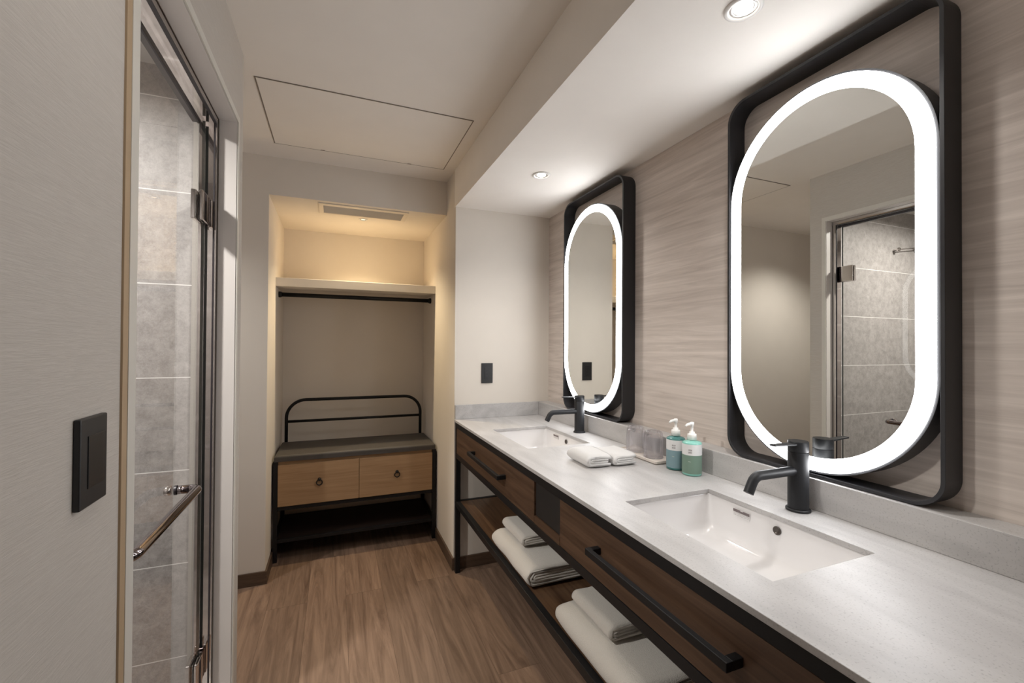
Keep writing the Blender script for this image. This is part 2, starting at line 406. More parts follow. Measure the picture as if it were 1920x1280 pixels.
# baseboards
hb, tb = 0.068, 0.010
struct('baseboard_far', B(-2.0, OX0+0.0, YF-tb, YF, 0, hb), m_base)
struct('baseboard_closet_left', B(OX0, OX0+tb, YF-tb, YB, 0, hb), m_base)
struct('baseboard_closet_back', B(OX0+tb, OX1-tb, YB-tb, YB, 0, hb), m_base)
struct('baseboard_closet_right', B(OX1-tb, OX1, YN-tb, YB, 0, hb), m_base)
struct('baseboard_alcove', B(OX1, XW-tb, YN-tb, YN, 0, hb), m_base)
struct('baseboard_right', B(XW-tb, XW, -0.15, YN, 0, hb), m_base)
struct('baseboard_left', B(XL, XL+tb, NEARY, DY0-0.046, 0, hb), m_base)
struct('baseboard_left_end', B(XL, XL+tb, DY1+0.022, 1.77, 0, hb), m_base)

# ------------------------------------------------------------------ shower door
d = thing('door_1', None, None, (XL-0.083, 1.3, 0.0), kind='structure')
XG = XL-0.083
obj('glass_panel', B(XG-0.004, XG+0.004, DY0+0.012, DY1-0.040, 0.022, DZ-0.030), m_doorglass, d, origin=(XG, 1.3, 1.0))
obj('glass_edge', B(XG-0.004, XG+0.004, DY1-0.040, DY1-0.038, 0.022, DZ-0.030), m_doorglass_edge, d, origin=(XG, 1.6, 1.0))
for zc in (1.692, 0.262):
    h = obj('hinge', B(XG+0.0045, XG+0.014, DY1-0.098, DY1-0.038, zc-0.045, zc+0.045), m_chrome, d, origin=(XG, 1.62, zc), bevel=0.003)
    obj('hinge_plate', B(XG-0.018, XG-0.0045, DY1-0.098, DY1-0.038, zc-0.045, zc+0.045), m_chrome, d, origin=(XG, 1.62, zc), bevel=0.003)
    obj('hinge_arm', B(XG-0.012, XG+0.012, DY1-0.036, DY1-0.0215, zc-0.045, zc+0.045), m_darkchrome, d, origin=(XG, 1.65, zc), bevel=0.003)
zb, xb, y0, y1 = 0.887, -0.334, 0.985, 1.395
pts = [(XG+0.0045, y0, zb), (xb-0.020, y0, zb)] + arc((xb-0.020, y0+0.020), 0.020, -PI/2, 0, 6, lambda a, b_: (a, b_, zb)) + \
      arc((xb-0.020, y1-0.020), 0.020, 0, PI/2, 6, lambda a, b_: (a, b_, zb)) + [(xb-0.020, y1, zb), (XG+0.0045, y1, zb)]
obj('pull_bar', tube(BM(), pts, 0.0112, 16), m_barchrome, d, origin=(XG, 1.2, zb), smooth=True)
bm = BM()
for yy in (y0, y1): lathe(bm, [(0.0125, 0.0042), (0.0125, 0.009)], (XG, yy, zb), 20, 'x')
obj('bar_washer', bm, m_rubber, d, origin=(XG, 1.2, zb))
bm = BM()
for yy in (y0, y1): lathe(bm, [(0.0125, -0.0042), (0.0125, -0.016), (0.009, -0.019)], (XG, yy, zb), 20, 'x')
obj('bar_end_cap', bm, m_chrome, d, origin=(XG, 1.2, zb), smooth=True)

# chrome clothes line rail high on the tiles
hl = thing('drying_rail', 'short chrome rail with two round knobs high on the grey shower tiles', 'rail', (-1.16, 1.73, 1.92))
obj('rail', tube(BM(), [(-1.27, 1.70, 1.935), (-1.05, 1.70, 1.905)], 0.003, 8), m_chrome, hl, smooth=True)
for x, z in ((-1.27, 1.935), (-1.05, 1.905)):
    obj('knob', lathe(BM(), [(0.008, 0.0), (0.008, -0.02), (0.013, -0.024), (0.013, -0.036), (0.006, -0.04)], (x, 1.73, z), 20, 'y'), m_chrome, hl, origin=(x, 1.73, z), smooth=True)

# ------------------------------------------------------------------ ceiling things
hx0, hx1, hy0, hy1 = -0.293, 0.566, 1.882, 2.472
h = thing('access_hatch', 'large rectangular access hatch outlined in the passage ceiling', 'ceiling hatch', ((hx0+hx1)/2, (hy0+hy1)/2, ZC))
bm = BM(); gz0, gz1, gw = ZC-0.0022, ZC-0.0002, 0.005
box(bm, hx0, hx1, hy0, hy0+gw, gz0, gz1); box(bm, hx0, hx1, hy1-gw, hy1, gz0, gz1); box(bm, hx0, hx0+gw, hy0+gw, hy1-gw, gz0, gz1); box(bm, hx1-gw, hx1, hy0+gw, hy1-gw, gz0, gz1)
obj('hatch_frame', bm, m_groove, h)
obj('hatch_panel', B(hx0+gw, hx1-gw, hy0+gw, hy1-gw, ZC-0.0026, ZC-0.0002), m_ceil, h, origin=(0, 0, 0))
for x in (-0.07, 0.37):
    obj('latch', B(x-0.010, x+0.010, hy1-0.011, hy1-0.003, ZC-0.0036, ZC-0.0022), m_groove, h, origin=(x, hy1, ZC))

def downlight(at, R, label, group, lens, ring=m_white):
    t = thing('downlight', label, 'ceiling light', at, group)
    obj('trim_ring', lathe(BM(), [(R*0.72, 0.0), (R*0.74, -0.004), (R*0.86, -0.0055), (R, -0.003), (R, 0.0)], at, 40, cap=False), ring, t, origin=at, smooth=True)
    obj('reflector', lathe(BM(), [(R*0.72, -0.0006), (R*0.62, -0.0012), (R*0.50, -0.0010), (R*0.48, -0.0004)], at, 40, cap=False), m_refl, t, origin=at, smooth=True)
    obj('lens', lathe(BM(), [(R*0.49, -0.0005), (R*0.44, -0.0022), (R*0.2, -0.0032)], at, 32), lens, t, origin=at, smooth=True)
    return t
dl = downlight((0.876, 0.745, ZS), 0.042, 'round recessed downlight at the top of the picture, above the near basin', 'downlights over the basins', m_lens)
copy_tree(dl, (0.002, 1.833-0.745, 0), 'small round recessed downlight in the soffit above the far basin')
spot('lamp_near_basin', (0.876, 0.745, ZS-0.02), SOFFIT_W, NEUTRAL, 140, 1.0, 0.03)
spot('lamp_far_basin', (0.878, 1.833, ZS-0.02), SOFFIT_W, NEUTRAL, 140, 1.0, 0.03)
# passage downlights, out of the frame above and to the left
for nm, at_, wt in (('lamp_passage', (0.04, 0.55, ZC-0.02), ROOM_W), ('lamp_entry', (0.04, -0.9, ZC-0.02), ROOM_W), ('lamp_corridor', (-1.10, 2.08, ZC-0.02), CORR_W)):
    spot(nm, at_, wt, NEUTRAL, 130, 0.8, 0.03)
al = bpy.data.lights.new('lamp_shower', 'AREA'); al.shape = 'DISK'; al.size = 0.14; al.energy = SHOWER_W; al.color = COOL; al.spread = math.radians(168)
alo = bpy.data.objects.new('lamp_shower', al); COL.objects.link(alo); alo.location = (-0.92, 1.12, 2.15)
dlx = downlight((0.157, 2.955, ZH), 0.026, 'tiny warm downlight behind the vent in the closet ceiling', None, m_lens_warm)
spot('lamp_closet', (0.157, 2.955, ZH-0.02), CLOSET_W, WARM, 125, 0.9, 0.012)

vx0, vx1, vy0, vy1 = -0.098, 0.406, 2.694, 2.905
v = thing('air_vent', 'cream rectangular air vent with grey mesh in the closet ceiling', 'vent', ((vx0+vx1)/2, (vy0+vy1)/2, ZH))
bm = BM(); fz0, fz1, fwd = ZH-0.006, ZH, 0.026
box(bm, vx0, vx1, vy0, vy0+fwd+0.01, fz0, fz1); box(bm, vx0, vx1, vy1-fwd, vy1, fz0, fz1)
box(bm, vx0, vx0+fwd, vy0+fwd+0.01, vy1-fwd, fz0, fz1); box(bm, vx1-fwd, vx1, vy0+fwd+0.01, vy1-fwd, fz0, fz1)
obj('vent_frame', bm, m_vent, v, bevel=0.002)
bm = BM(); box(bm, vx0+fwd, vx1-fwd, vy0+fwd+0.01, vy1-fwd, ZH-0.003, ZH-0.0005)
yy = vy0+fwd+0.014
while yy < vy1-fwd-0.004:
    box(bm, vx0+fwd, vx1-fwd, yy, yy+0.0025, ZH-0.005, ZH-0.003); yy += 0.008
obj('mesh_grille', bm, m_grille, v)

# ------------------------------------------------------------------ closet
s = obj('closet_shelf', B(OX0, OX1, 2.975, YB, 1.620, 1.672), m_paint, origin=(0.15, 3.2, 1.62), bevel=0.0015)
tag(s, 'thick cream shelf across the lit closet above the hanging rod', 'shelf')
r = thing('hanging_rod', 'black clothes rod below the closet shelf', 'clothes rod', (0.15, 3.13, 1.585))
obj('rod', tube(BM(), [(OX0+0.010, 3.13, 1.585), (OX1-0.010, 3.13, 1.585)], 0.0135, 16), m_black, r, origin=(0.15, 3.13, 1.585), smooth=True)
for x in (OX0, OX1):
    sx = 1 if x < 0 else -1
    obj('flange', lathe(BM(), [(0.019, 0.0), (0.019, sx*0.012), (0.014, sx*0.020)], (x, 3.13, 1.585), 24, 'x'), m_black, r, origin=(x, 3.13, 1.585))

bx0, bx1, by0, by1 = -0.330, 0.622, 2.88, 3.30
bt = thing('storage_bench', 'narrow bench with grey seat, two oak drawers and black hoop back in the closet', 'bench', (0.146, 3.09, 0.0))
def bpart(n, bm, m, o=(0.146, 3.09, 0.3), **k): return obj(n, bm, m, bt, origin=o, **k)
t_ = 0.024
for x in (bx0, bx1-t_):
    for y in (by0, by1-t_):
        bpart('leg', B(x, x+t_, y, y+t_, 0, 0.585 if y == by0 else 0.60), m_black, (x, y, 0), bevel=0.002)
bm = BM()
for z0_, z1_ in ((0.300, 0.322), (0.570, 0.582)):
    box(bm, bx0+t_, bx1-t_, by0+0.002, by0+0.020, z0_, z1_) if z0_ < 0.5 else None
    box(bm, bx0+t_, bx1-t_, by1-0.020, by1-0.002, z0_, z1_)
    for x in (bx0+0.002, bx1-t_+0.002): box(bm, x, x+0.020, by0+t_, by1-t_, z0_, z1_)
for x in (bx0+0.002, bx1-t_+0.002): box(bm, x, x+0.020, by0+t_, by1-t_, 0.112, 0.132)
box(bm, bx0+t_, bx1-t_, by0+0.002, by0+0.020, 0.112, 0.132); box(bm, bx0+t_, bx1-t_, by1-0.020, by1-0.002, 0.112, 0.132)
bpart('frame_rail', bm, m_black, bevel=0.0015)
bpart('shoe_shelf', B(bx0+0.024, bx1-0.024, by0+0.021, by1-0.021, 0.116, 0.130), m_darkshelf)
bpart('drawer_box', B(bx0+0.025, bx1-0.025, by0+0.012, by1-0.021, 0.3235, 0.583), m_oak, bevel=0.001)
ym = 0.143
for xa, xb_ in ((bx0+0.026, ym-0.0012), (ym+0.0012, bx1-0.026)):
    dw = bpart('drawer', B(xa, xb_, by0-0.004, by0+0.0115, 0.324, 0.565), m_oak, (xa, by0, 0.324), bevel=0.0012)
    dw['at'] = [xa, by0, 0.324]
    kx = -0.082 if xa < 0 else 0.371; kz = 0.447
    bm = lathe(BM(), [(0.010, -0.0045), (0.010, -0.008), (0.007, -0.014), (0.003, -0.015)], (kx, by0, kz+0.016), 20, 'y')
    rp = [(kx+0.0155*math.cos(a*2*PI/28), by0-0.012, kz-0.001+0.0155*math.sin(a*2*PI/28)) for a in range(28)]
    tube(bm, rp, 0.0032, 8, closed=True)
    obj('ring_pull', bm, m_black, dw, origin=(kx, by0, kz), smooth=True)
bm = BM(); nx, ny = 40, 16
# padded seat: rounded slab, slightly domed
def seat(bm, x0, x1, y0_, y1_, z0_, z1_):
    r_ = 0.014
    rings = []
    for k in range(0, 7):
        a = PI/2*k/6
        ins = r_*(1-math.cos(PI/2-a)) if False else r_*(1-math.sin(PI/2*(6-k)/6))
        zz = z1_-r_+r_*math.sin(a)
        ins = r_*(1-math.cos(a))
        rings.append((ins, zz))
    L = [[(x0+i_, y0_+i_), (x1-i_, y0_+i_), (x1-i_, y1_-i_), (x0+i_, y1_-i_)] for i_, _ in rings]
    vs = [[bm.verts.new((p[0], p[1], z0_)) for p in L[0]]] + [[bm.verts.new((p[0], p[1], rz[1])) for p in l] for l, rz in zip(L, rings)]
    bm.faces.new(vs[0]); bm.faces.new(vs[-1])
    for a, b_ in zip(vs, vs[1:]):
        for i in range(4): bm.faces.new((a[i], a[(i+1) % 4], b_[(i+1) % 4], b_[i]))
    return bm
bpart('seat', seat(BM(), bx0+0.006, bx1-0.006, by0-0.006, by1-0.026, 0.5855, 0.622), m_cushion, smooth=False)
hy, r_ = 3.288, 0.118; hx0_, hx1_, hz = -0.300, 0.588, 0.895
pts = [(hx0_, hy, 0.59)] + [(hx0_+r_-r_*math.cos(PI/2*i/10), hy, hz-r_+r_*math.sin(PI/2*i/10)) for i in range(11)] + \
      [(hx1_-r_+r_*math.sin(PI/2*i/10), hy, hz-r_+r_*math.cos(PI/2*i/10)) for i in range(11)] + [(hx1_, hy, 0.59)]
bpart('back_hoop', tube(BM(), pts, 0.0105, 14), m_black, smooth=True)
bpart('back_rail', tube(BM(), [(hx0_, hy, 0.752), (hx1_, hy, 0.752)], 0.0090, 12), m_black, smooth=True)

# ------------------------------------------------------------------ vanity unit
vY0, vY1 = -0.148, 2.418; vx = 0.630
vt = thing('vanity_unit', 'long dark walnut vanity with two drawers, open towel shelf and black metal frame', 'vanity', (0.9, 1.14, 0.0))
def vp(n, bm, m, o=(0.9, 1.14, 0.5), **k):
    p = obj(n, bm, m, vt, origin=o, **k); p['at'] = list(o); return p
for x in (vx, XW-0.035):
    for y in (vY1-0.026, vY0):
        vp('leg', B(x, x+0.026, y, y+0.026, 0, 0.808), m_black, (x, y, 0), bevel=0.0015)
bm = BM()
for x in (vx, XW-0.035):
    box(bm, x, x+0.026, vY0, vY1, 0.809, 0.8365)
    box(bm, x, x+0.024, vY0+0.026, vY1-0.026, 0.640, 0.667)
    box(bm, x, x+0.024, vY0+0.026, vY1-0.026, 0.371, 0.400)
for y in (vY0, vY1-0.026):
    box(bm, vx+0.026, XW-0.035, y, y+0.026, 0.809, 0.8365); box(bm, vx+0.026, XW-0.035, y, y+0.024, 0.642, 0.666); box(bm, vx+0.026, XW-0.035, y, y+0.024, 0.376, 0.400)
vp('frame', bm, m_black, bevel=0.0012)
vp('towel_shelf', B(vx+0.025, XW-0.036, vY0+0.027, vY1-0.027, 0.378, 0.398), m_shelfwood)
vp('cabinet_box', B(vx+0.020, XW-0.036, vY0+0.027, vY1-0.027, 0.6675, 0.700), m_walnut)
vp('lower_fascia', B(vx+0.001, vx+0.019, 1.178, 1.360, 0.668, 0.694), m_walnut, (vx, 1.27, 0.68))
def drawer(y0_, y1_, h0, h1):
    dr = vp('drawer', B(vx+0.001, vx+0.0195, y0_, y1_, 0.669, 0.808), m_walnut, (vx, (y0_+y1_)/2, 0.74), bevel=0.0008)
    zc, x = 0.748, vx-0.030
    bm = BM(); box(bm, x-0.007, x+0.006, h0, h1, zc-0.0085, zc+0.0085)
    for y in (h0, h1-0.016): box(bm, x+0.006, vx+0.0008, y, y+0.016, zc-0.0085, zc+0.0085)
    obj('handle', bm, m_black, dr, origin=(x, (h0+h1)/2, zc), bevel=0.0012)
drawer(1.362, 2.390, 1.628, 2.055)
drawer(-0.10, 1.176, 0.535, 0.972)
td = vp('tissue_panel', B(vx+0.006, vx+0.018, 1.180, 1.358, 0.695, 0.8075), m_plastic, (vx, 1.27, 0.75), bevel=0.002)

# countertop with two cut-outs and its splashbacks
SX0, SX1 = 0.732, 1.028
SA = (0.560, 0.992); SB = (1.642, 2.074)
ct = thing('countertop', 'long pale grey stone countertop with two basin cut-outs and splashbacks', 'countertop', (0.92, 1.14, 0.8375))
bm = BM(); xs = [0.627, SX0, SX1, XW]; ys = [-0.15, SA[0], SA[1], SB[0], SB[1], YN]
V = {(i, j, k): bm.verts.new((x, y, z)) for i, x in enumerate(xs) for j, y in enumerate(ys) for k, z in enumerate((0.8375, 0.850))}
def hole(i, j): return i == 1 and j in (1, 3)
for i in range(3):
    for j in range(5):
        if hole(i, j): continue
        for k in (0, 1): bm.faces.new((V[i, j, k], V[i+1, j, k], V[i+1, j+1, k], V[i, j+1, k]))
        for (a, b_, ni, nj) in (((i, j), (i+1, j), i, j-1), ((i+1, j), (i+1, j+1), i+1, j), ((i+1, j+1), (i, j+1), i, j+1), ((i, j+1), (i, j), i-1, j)):
            if ni < 0 or nj < 0 or ni > 2 or nj > 4 or hole(ni, nj):
                bm.faces.new((V[a[0], a[1], 0], V[b_[0], b_[1], 0], V[b_[0], b_[1], 1], V[a[0], a[1], 1]))
obj('stone_slab', bm, m_stone, ct, bevel=0.001)
obj('splashback', B(1.150, XW, -0.15, YN, 0.8502, 0.930), m_stone, ct, bevel=0.0012)
obj('side_splash', B(0.632, 1.1498, YN-0.014, YN, 0.8502, 0.930), m_stone, ct, bevel=0.0012)

# ------------------------------------------------------------------ basins
def rr2(xc, yc, hx, hy_, r, z, n=6):
    return [(p[0], p[1], z) for p in rrect(xc, yc, hx, hy_, r, n)]
def basin(sa, label):
    xc, yc = (SX0+SX1)/2, (sa[0]+sa[1])/2
    at_ = (xc, yc, 0.715)
    t = thing('basin', label, 'sink', at_, 'undermount basins')
    hx, hy_ = (SX1-SX0)/2, (sa[1]-sa[0])/2
    prof = [(0.018, 0.8370, 0.02), (0.003, 0.8370, 0.012), (0.003, 0.832, 0.014), (-0.001, 0.80, 0.017), (-0.004, 0.760, 0.020), (-0.008, 0.744, 0.024), (-0.016, 0.734, 0.030), (-0.030, 0.7290, 0.036), (-0.055, 0.727, 0.05), (-0.09, 0.7245, 0.05)]
    bm = BM(); rings = [[bm.verts.new(p) for p in rr2(xc, yc, hx+e, hy_+e, min(r, hx+e-0.001), z)] for e, z, r in prof]
    dr = [bm.verts.new((xc+0.0, yc, 0.7225))]
    for a, b_ in zip(rings, rings[1:]):
        for i in range(len(a)): bm.faces.new((a[i], a[(i+1) % len(a)], b_[(i+1) % len(a)], b_[i]))
    a = rings[-1]
    for i in range(len(a)): bm.faces.new((a[i], a[(i+1) % len(a)], dr[0]))
    bo = obj('bowl', bm, m_ceramic, t, origin=at_, smooth=True)
    obj('drain', lathe(BM(), [(0.024, 0.0), (0.024, 0.003), (0.020, 0.005), (0.004, 0.0055)], (xc, yc, 0.7228), 28), m_chrome, t, origin=(xc, yc, 0.724), smooth=True)
    wx = SX1+0.0005
    obj('overflow', lathe(BM(), [(0.0105, -0.001), (0.0105, -0.0035), (0.008, -0.0035), (0.007, -0.0015)], (wx, yc-0.002, 0.812), 28, 'x'), m_hole, t, origin=(wx, yc, 0.812), smooth=True)
    ly = yc+0.102
    bm = B(wx-0.0022, wx-0.0012, ly-0.026, ly+0.026, 0.8055, 0.8245, 0)
    box(bm, wx-0.0028, wx-0.0023, ly+0.003, ly+0.0255, 0.8170, 0.8243, 1); box(bm, wx-0.0028, wx-0.0023, ly-0.0255, ly-0.006, 0.8170, 0.8243, 1)
    box(bm, wx-0.0028, wx-0.0023, ly-0.0055, ly+0.0025, 0.8170, 0.8225, 1)
    rr = random.Random(3)
    for row, z in enumerate((0.8145, 0.8115, 0.8080)):
        y = ly+0.024
        while y > ly-0.023:
            wd = rr.uniform(0.001, 0.0035); box(bm, wx-0.0026, wx-0.0022, y-wd, y, z, z+0.0013, 2); y -= wd+rr.uniform(0.001, 0.002)
    obj('maker_label', bm, [m_ceramic, m_ink, m_inkg], t, origin=(wx, ly, 0.815))
    return t
basin(SA, 'near white rectangular basin set under the countertop, below the large mirror')
basin(SB, 'far white rectangular basin set under the countertop, below the smaller-looking mirror')

# ------------------------------------------------------------------ taps
tx, ty = 1.112, 0.780; ZB_ = 0.8506
f = thing('tap', 'matt black single-lever tap with long spout at the near basin', 'faucet', (tx, ty, ZB_), 'black basin taps')
def fp(n, bm, **k): return obj(n, bm, m_blackmatte, f, origin=(tx, ty, ZB_), **k)
fp('base_ring', lathe(BM(), [(0.0285, 0.0), (0.0285, 0.004), (0.0265, 0.006), (0.024, 0.006)], (tx, ty, ZB_), 40))
fp('body', lathe(BM(), [(0.0238, 0.0055), (0.0238, 0.1495), (0.0232, 0.1505)], (tx, ty, ZB_), 48))
fp('cap', lathe(BM(), [(0.0228, 0.151), (0.0238, 0.1525), (0.0238, 0.1755), (0.0228, 0.1775)], (tx, ty, ZB_), 48))
zt = 0.85+0.1685
bm = BM(); pr = [(tx-0.015, 0.012), (tx-0.05, 0.010), (tx-0.094, 0.0085), (tx-0.096, 0.006)]
for z in (zt, zt+0.004):
    pass
a = [bm.verts.new((x, ty+s_*h_, zt+(tx-x)*0.035)) for s_ in (1, -1) for x, h_ in (pr if s_ == 1 else reversed(pr))]
b_ = [bm.verts.new((v_.co.x, v_.co.y, v_.co.z+0.0045)) for v_ in a]
bm.faces.new(a); bm.faces.new(list(reversed(b_)))
for i in range(len(a)): bm.faces.new((a[i], a[(i+1) % len(a)], b_[(i+1) % len(a)], b_[i]))
fp('lever', bm, bevel=0.001)
zs_ = 0.953
pts = [(tx-0.015, ty, zs_), (tx-0.05, ty, zs_), (tx-0.10, ty, zs_), (tx-0.138, ty, zs_)]
for i in range(1, 9):
    a_ = math.radians(62)*i/8; R_ = 0.030
    pts.append((tx-0.138-R_*math.sin(a_), ty, zs_-R_*(1-math.cos(a_))))
dx, dz = -math.cos(math.radians(62)), -math.sin(math.radians(62))
pts.append((pts[-1][0]+dx*0.026, ty, pts[-1][2]+dz*0.026))
fp('spout', tube(BM(), pts, 0.0118, 24), smooth=False)
copy_tree(f, (-0.007, 1.085, 0), 'matt black single-lever tap at the far basin, in front of the far mirror')
for o in bpy.data.objects:
    if o.name.startswith(('spout', 'body', 'base_ring', 'cap')) and o.type == 'MESH':
        for p in o.data.polygons: p.use_smooth = True
        if not o.data.get('sm'):
            o.data['sm'] = 1
        e = o.modifiers.new('es', 'EDGE_SPLIT'); e.split_angle = math.radians(35)

# ------------------------------------------------------------------ lit mirrors
yc, zm, XF = 0.775, 1.454, 1.160
mt = thing('lit_mirror', 'large near oval mirror with glowing white ring in a black rounded frame', 'mirror', (XW, yc, 0.9315), 'lit oval mirrors')
ztop, zbot = 2.036, 0.9315; zc_, hz_ = (ztop+zbot)/2, (ztop-zbot)/2
fo = obj('outer_frame', loop_band(BM(), rrect(yc, zc_, 0.270, hz_, 0.062, 14), rrect(yc, zc_, 0.2615, hz_-0.0085, 0.0535, 14), XF, XW), m_frame, mt, origin=(XW, yc, zc_), bevel=0.001)
N = 24
def stad(r, hh): return rrect(yc, zm, r, hh, r-0.0001, N)
obj('housing', plate(BM(), stad(0.2605, 0.5105), XF+0.003, XW), m_housing, mt, origin=(XW, yc, zm), smooth=False)
obj('light_ring', loop_band(BM(), stad(0.255, 0.505), stad(0.220, 0.470), XF, XF+0.0028), m_ring, mt, origin=(XW, yc, zm))
obj('mirror_glass', plate(BM(), stad(0.2199, 0.4699), XF+0.0005, XF+0.0028), m_mirror, mt, origin=(XW, yc, zm))
copy_tree(mt, (0, 1.864-0.775, 0), 'far narrower-looking oval mirror with glowing white ring in a black rounded frame')

# ------------------------------------------------------------------ outlet and switch
ox0, ox1, oz0, oz1 = 0.788, 0.857, 1.050, 1.166
t = thing('power_outlet', 'black rectangular power outlet on the pale alcove wall above the far splashback', 'outlet', (0.8225, YN, oz0))
obj('cover_plate', B(ox0, ox1, YN-0.006, YN, oz0, oz1), m_plastic, t, bevel=0.0015)
sk = obj('socket_insert', B(ox0+0.018, ox1-0.018, YN-0.0075, YN-0.006, oz0+0.024, oz1-0.024), m_plastic2, t, bevel=0.0008)
bm = BM()
for z in (oz0+0.038, oz0+0.058, oz0+0.078):
    for x in (0.8165, 0.8265): box(bm, x-0.001, x+0.001, YN-0.0079, YN-0.0075, z, z+0.008)
obj('slot', bm, m_rubber, t)
sy0, sy1, sz0, sz1 = 0.722, 0.793, 1.055, 1.172
t = thing('wall_switch', 'large black wall switch with wide rocker on the textured left wall', 'light switch', (XL, 0.757, sz0))
obj('cover_plate', B(XL, XL+0.008, sy0, sy1, sz0, sz1), m_plastic, t, bevel=0.0018)
obj('rocker', B(XL+0.0078, XL+0.0092, sy0+0.018, sy1-0.010, sz0+0.024, sz1-0.024), m_plastic2, t, bevel=0.0012)

# ------------------------------------------------------------------ towels
def towel_mesh(x0, x1, y0_, y1_, z0_, h, layers, seed, wob=0.003, soft=0.22, ew=0.10):
    """nested U folds opening away from the room; the round fold faces -X"""
    bm = BM(); t_ = h/(2*layers); zc = z0_+h/2; ny = 26
    for L in range(layers):
        ro = h/2-L*t_; ri = ro-t_*0.975
        if L == layers-1: ri = max(ri, 0.0006)
        def outline(r):
            cx = x0+h/2
            P = [(x1-0.012*L, zc+r)]
            for k in range(1, 9): P.append((x1-0.012*L+(cx-(x1-0.012*L))*k/8, zc+r))
            P += [(cx+r*math.cos(a), zc+r*math.sin(a)) for a in [PI/2+PI*i/14 for i in range(1, 14)]]
            for k in range(0, 9): P.append((cx+((x1-0.012*L)-cx)*k/8, zc-r))
            return P
        O, I = outline(ro), outline(ri)
        ring = O+list(reversed(I)); n = len(ring); rows = []
        for j in range(ny+1):
            u = j/ny; y = y0_+(y1_-y0_)*u
            e = min(u, 1-u); sh = 1-soft*max(0, 1-e/ew)**2.2
            row = []
            for (px, pz) in ring:
                q = Vector((px*9+seed, y*9, pz*9))
                dz = noise.noise(q)*wob; dx = noise.noise(q+Vector((31, 7, 3)))*wob
                fl = max(0.0, (pz-z0_)/h)
                yy_ = y + noise.noise(Vector((px*25+seed*2, pz*40, u*2)))*wob*1.3*(1 if e < 0.1 else 0)
                row.append(bm.verts.new((px+dx, yy_, max(z0_+0.0003, zc+(pz-zc)*sh+dz*fl*1.4))))
            rows.append(row)
        for a, b_ in zip(rows, rows[1:]):
            for i in range(n): bm.faces.new((a[i], a[(i+1) % n], b_[(i+1) % n], b_[i]))
        bm.faces.new(rows[0]); bm.faces.new(list(reversed(rows[-1])))
    return bm
def towel(name, dims, layers, seed, label, cat, group, mat, wob=0.003, soft=0.22, ew=0.10):
    x0, x1, y0_, y1_, z0_, h = dims
    o = obj(name, towel_mesh(x0, x1, y0_, y1_, z0_, h, layers, seed, wob, soft, ew), mat, origin=((x0+x1)/2, (y0_+y1_)/2, z0_), smooth=True)
    return tag(o, label, cat, group)
ZT = 0.4006
G = 'white towels on the vanity shelf'
towel('bath_towel', (0.640, 1.03, 1.435, 1.815, ZT, 0.074), 3, 2.0, 'far folded white bath towel on the shelf under the vanity, underneath a hand towel', 'towel', G, m_towel, 0.005)
towel('hand_towel', (0.678, 0.98, 1.575, 1.79, ZT+0.0825, 0.044), 2, 5.0, 'smaller folded white towel on top of the far bath towel', 'towel', G, m_towel, 0.004)
towel('bath_towel', (0.640, 1.03, 0.840, 1.222, ZT, 0.074), 3, 9.0, 'near folded white bath towel at the bottom edge of the picture, underneath a hand towel', 'towel', G, m_towel, 0.005)
towel('hand_towel', (0.678, 0.98, 0.985, 1.185, ZT+0.0825, 0.044), 2, 13.0, 'smaller folded white towel on top of the near bath towel', 'towel', G, m_towel, 0.004)
G2 = 'washcloths on the countertop'
towel('washcloth', (0.800, 0.893, 1.292, 1.440, 0.8505, 0.044), 2, 21.0, 'folded white washcloth nearer the counter front, left of its twin', 'washcloth', G2, m_cloth, 0.0045, 0.30, 0.16)
towel('washcloth', (0.900, 0.992, 1.283, 1.431, 0.8505, 0.042), 2, 27.0, 'folded white washcloth nearer the glass tray, right of its twin', 'washcloth', G2, m_cloth, 0.0045, 0.30, 0.16)

# ------------------------------------------------------------------ tray, tumblers, bottles
tr0 = thing('tumbler_tray', 'small cream rectangular tray under the two upturned glasses', 'tray', (1.095, 1.37, 0.8502))
bm = BM(); ring = []
for e, z in ((-0.004, 0.0), (0.0, 0.004), (0.0, 0.011), (-0.003, 0.012), (-0.006, 0.0085)):
    ring.append([bm.verts.new(p) for p in rr2(1.099, 1.372, 0.0455+e, 0.118+e, 0.008, 0.8505+z, 5)])
for a, b_ in zip(ring, ring[1:]):
    for i in range(len(a)): bm.faces.new((a[i], a[(i+1) % len(a)], b_[(i+1) % len(a)], b_[i]))
bm.faces.new(ring[0]); bm.faces.new(ring[-1])
obj('tray_body', bm, m_tray, tr0, smooth=False)
tg = (1.100, 1.322, 0.8596)
bm = BM(); n = 48
def tumb(r, z, flute=0.0): return [bm.verts.new((tg[0]+(r+flute*math.cos(10*2*PI*i/n))*math.cos(2*PI*i/n), tg[1]+(r+flute*math.cos(10*2*PI*i/n))*math.sin(2*PI*i/n), tg[2]+z)) for i in range(n)]
prof = [(0.0330, 0.0, 0), (0.0352, 0.0, 0), (0.0356, 0.004, 0), (0.0354, 0.030, 0.0006), (0.0345, 0.060, 0.0010), (0.0335, 0.078, 0.0012), (0.0315, 0.090, 0.0012), (0.0265, 0.0975, 0.001), (0.018, 0.0985, 0),
        (0.004, 0.0965, 0)]
inner = [(0.004, 0.086, 0), (0.020, 0.086, 0), (0.027, 0.083, 0), (0.0305, 0.074, 0), (0.0320, 0.055, 0), (0.0328, 0.020, 0), (0.0330, 0.0, 0)]
R1 = [tumb(*p) for p in prof]
for a, b_ in zip(R1, R1[1:]):
    for i in range(n): bm.faces.new((a[i], a[(i+1) % n], b_[(i+1) % n], b_[i]))
bm.faces.new(R1[-1])
R2 = [tumb(*p) for p in inner[:-1]] + [R1[0]]
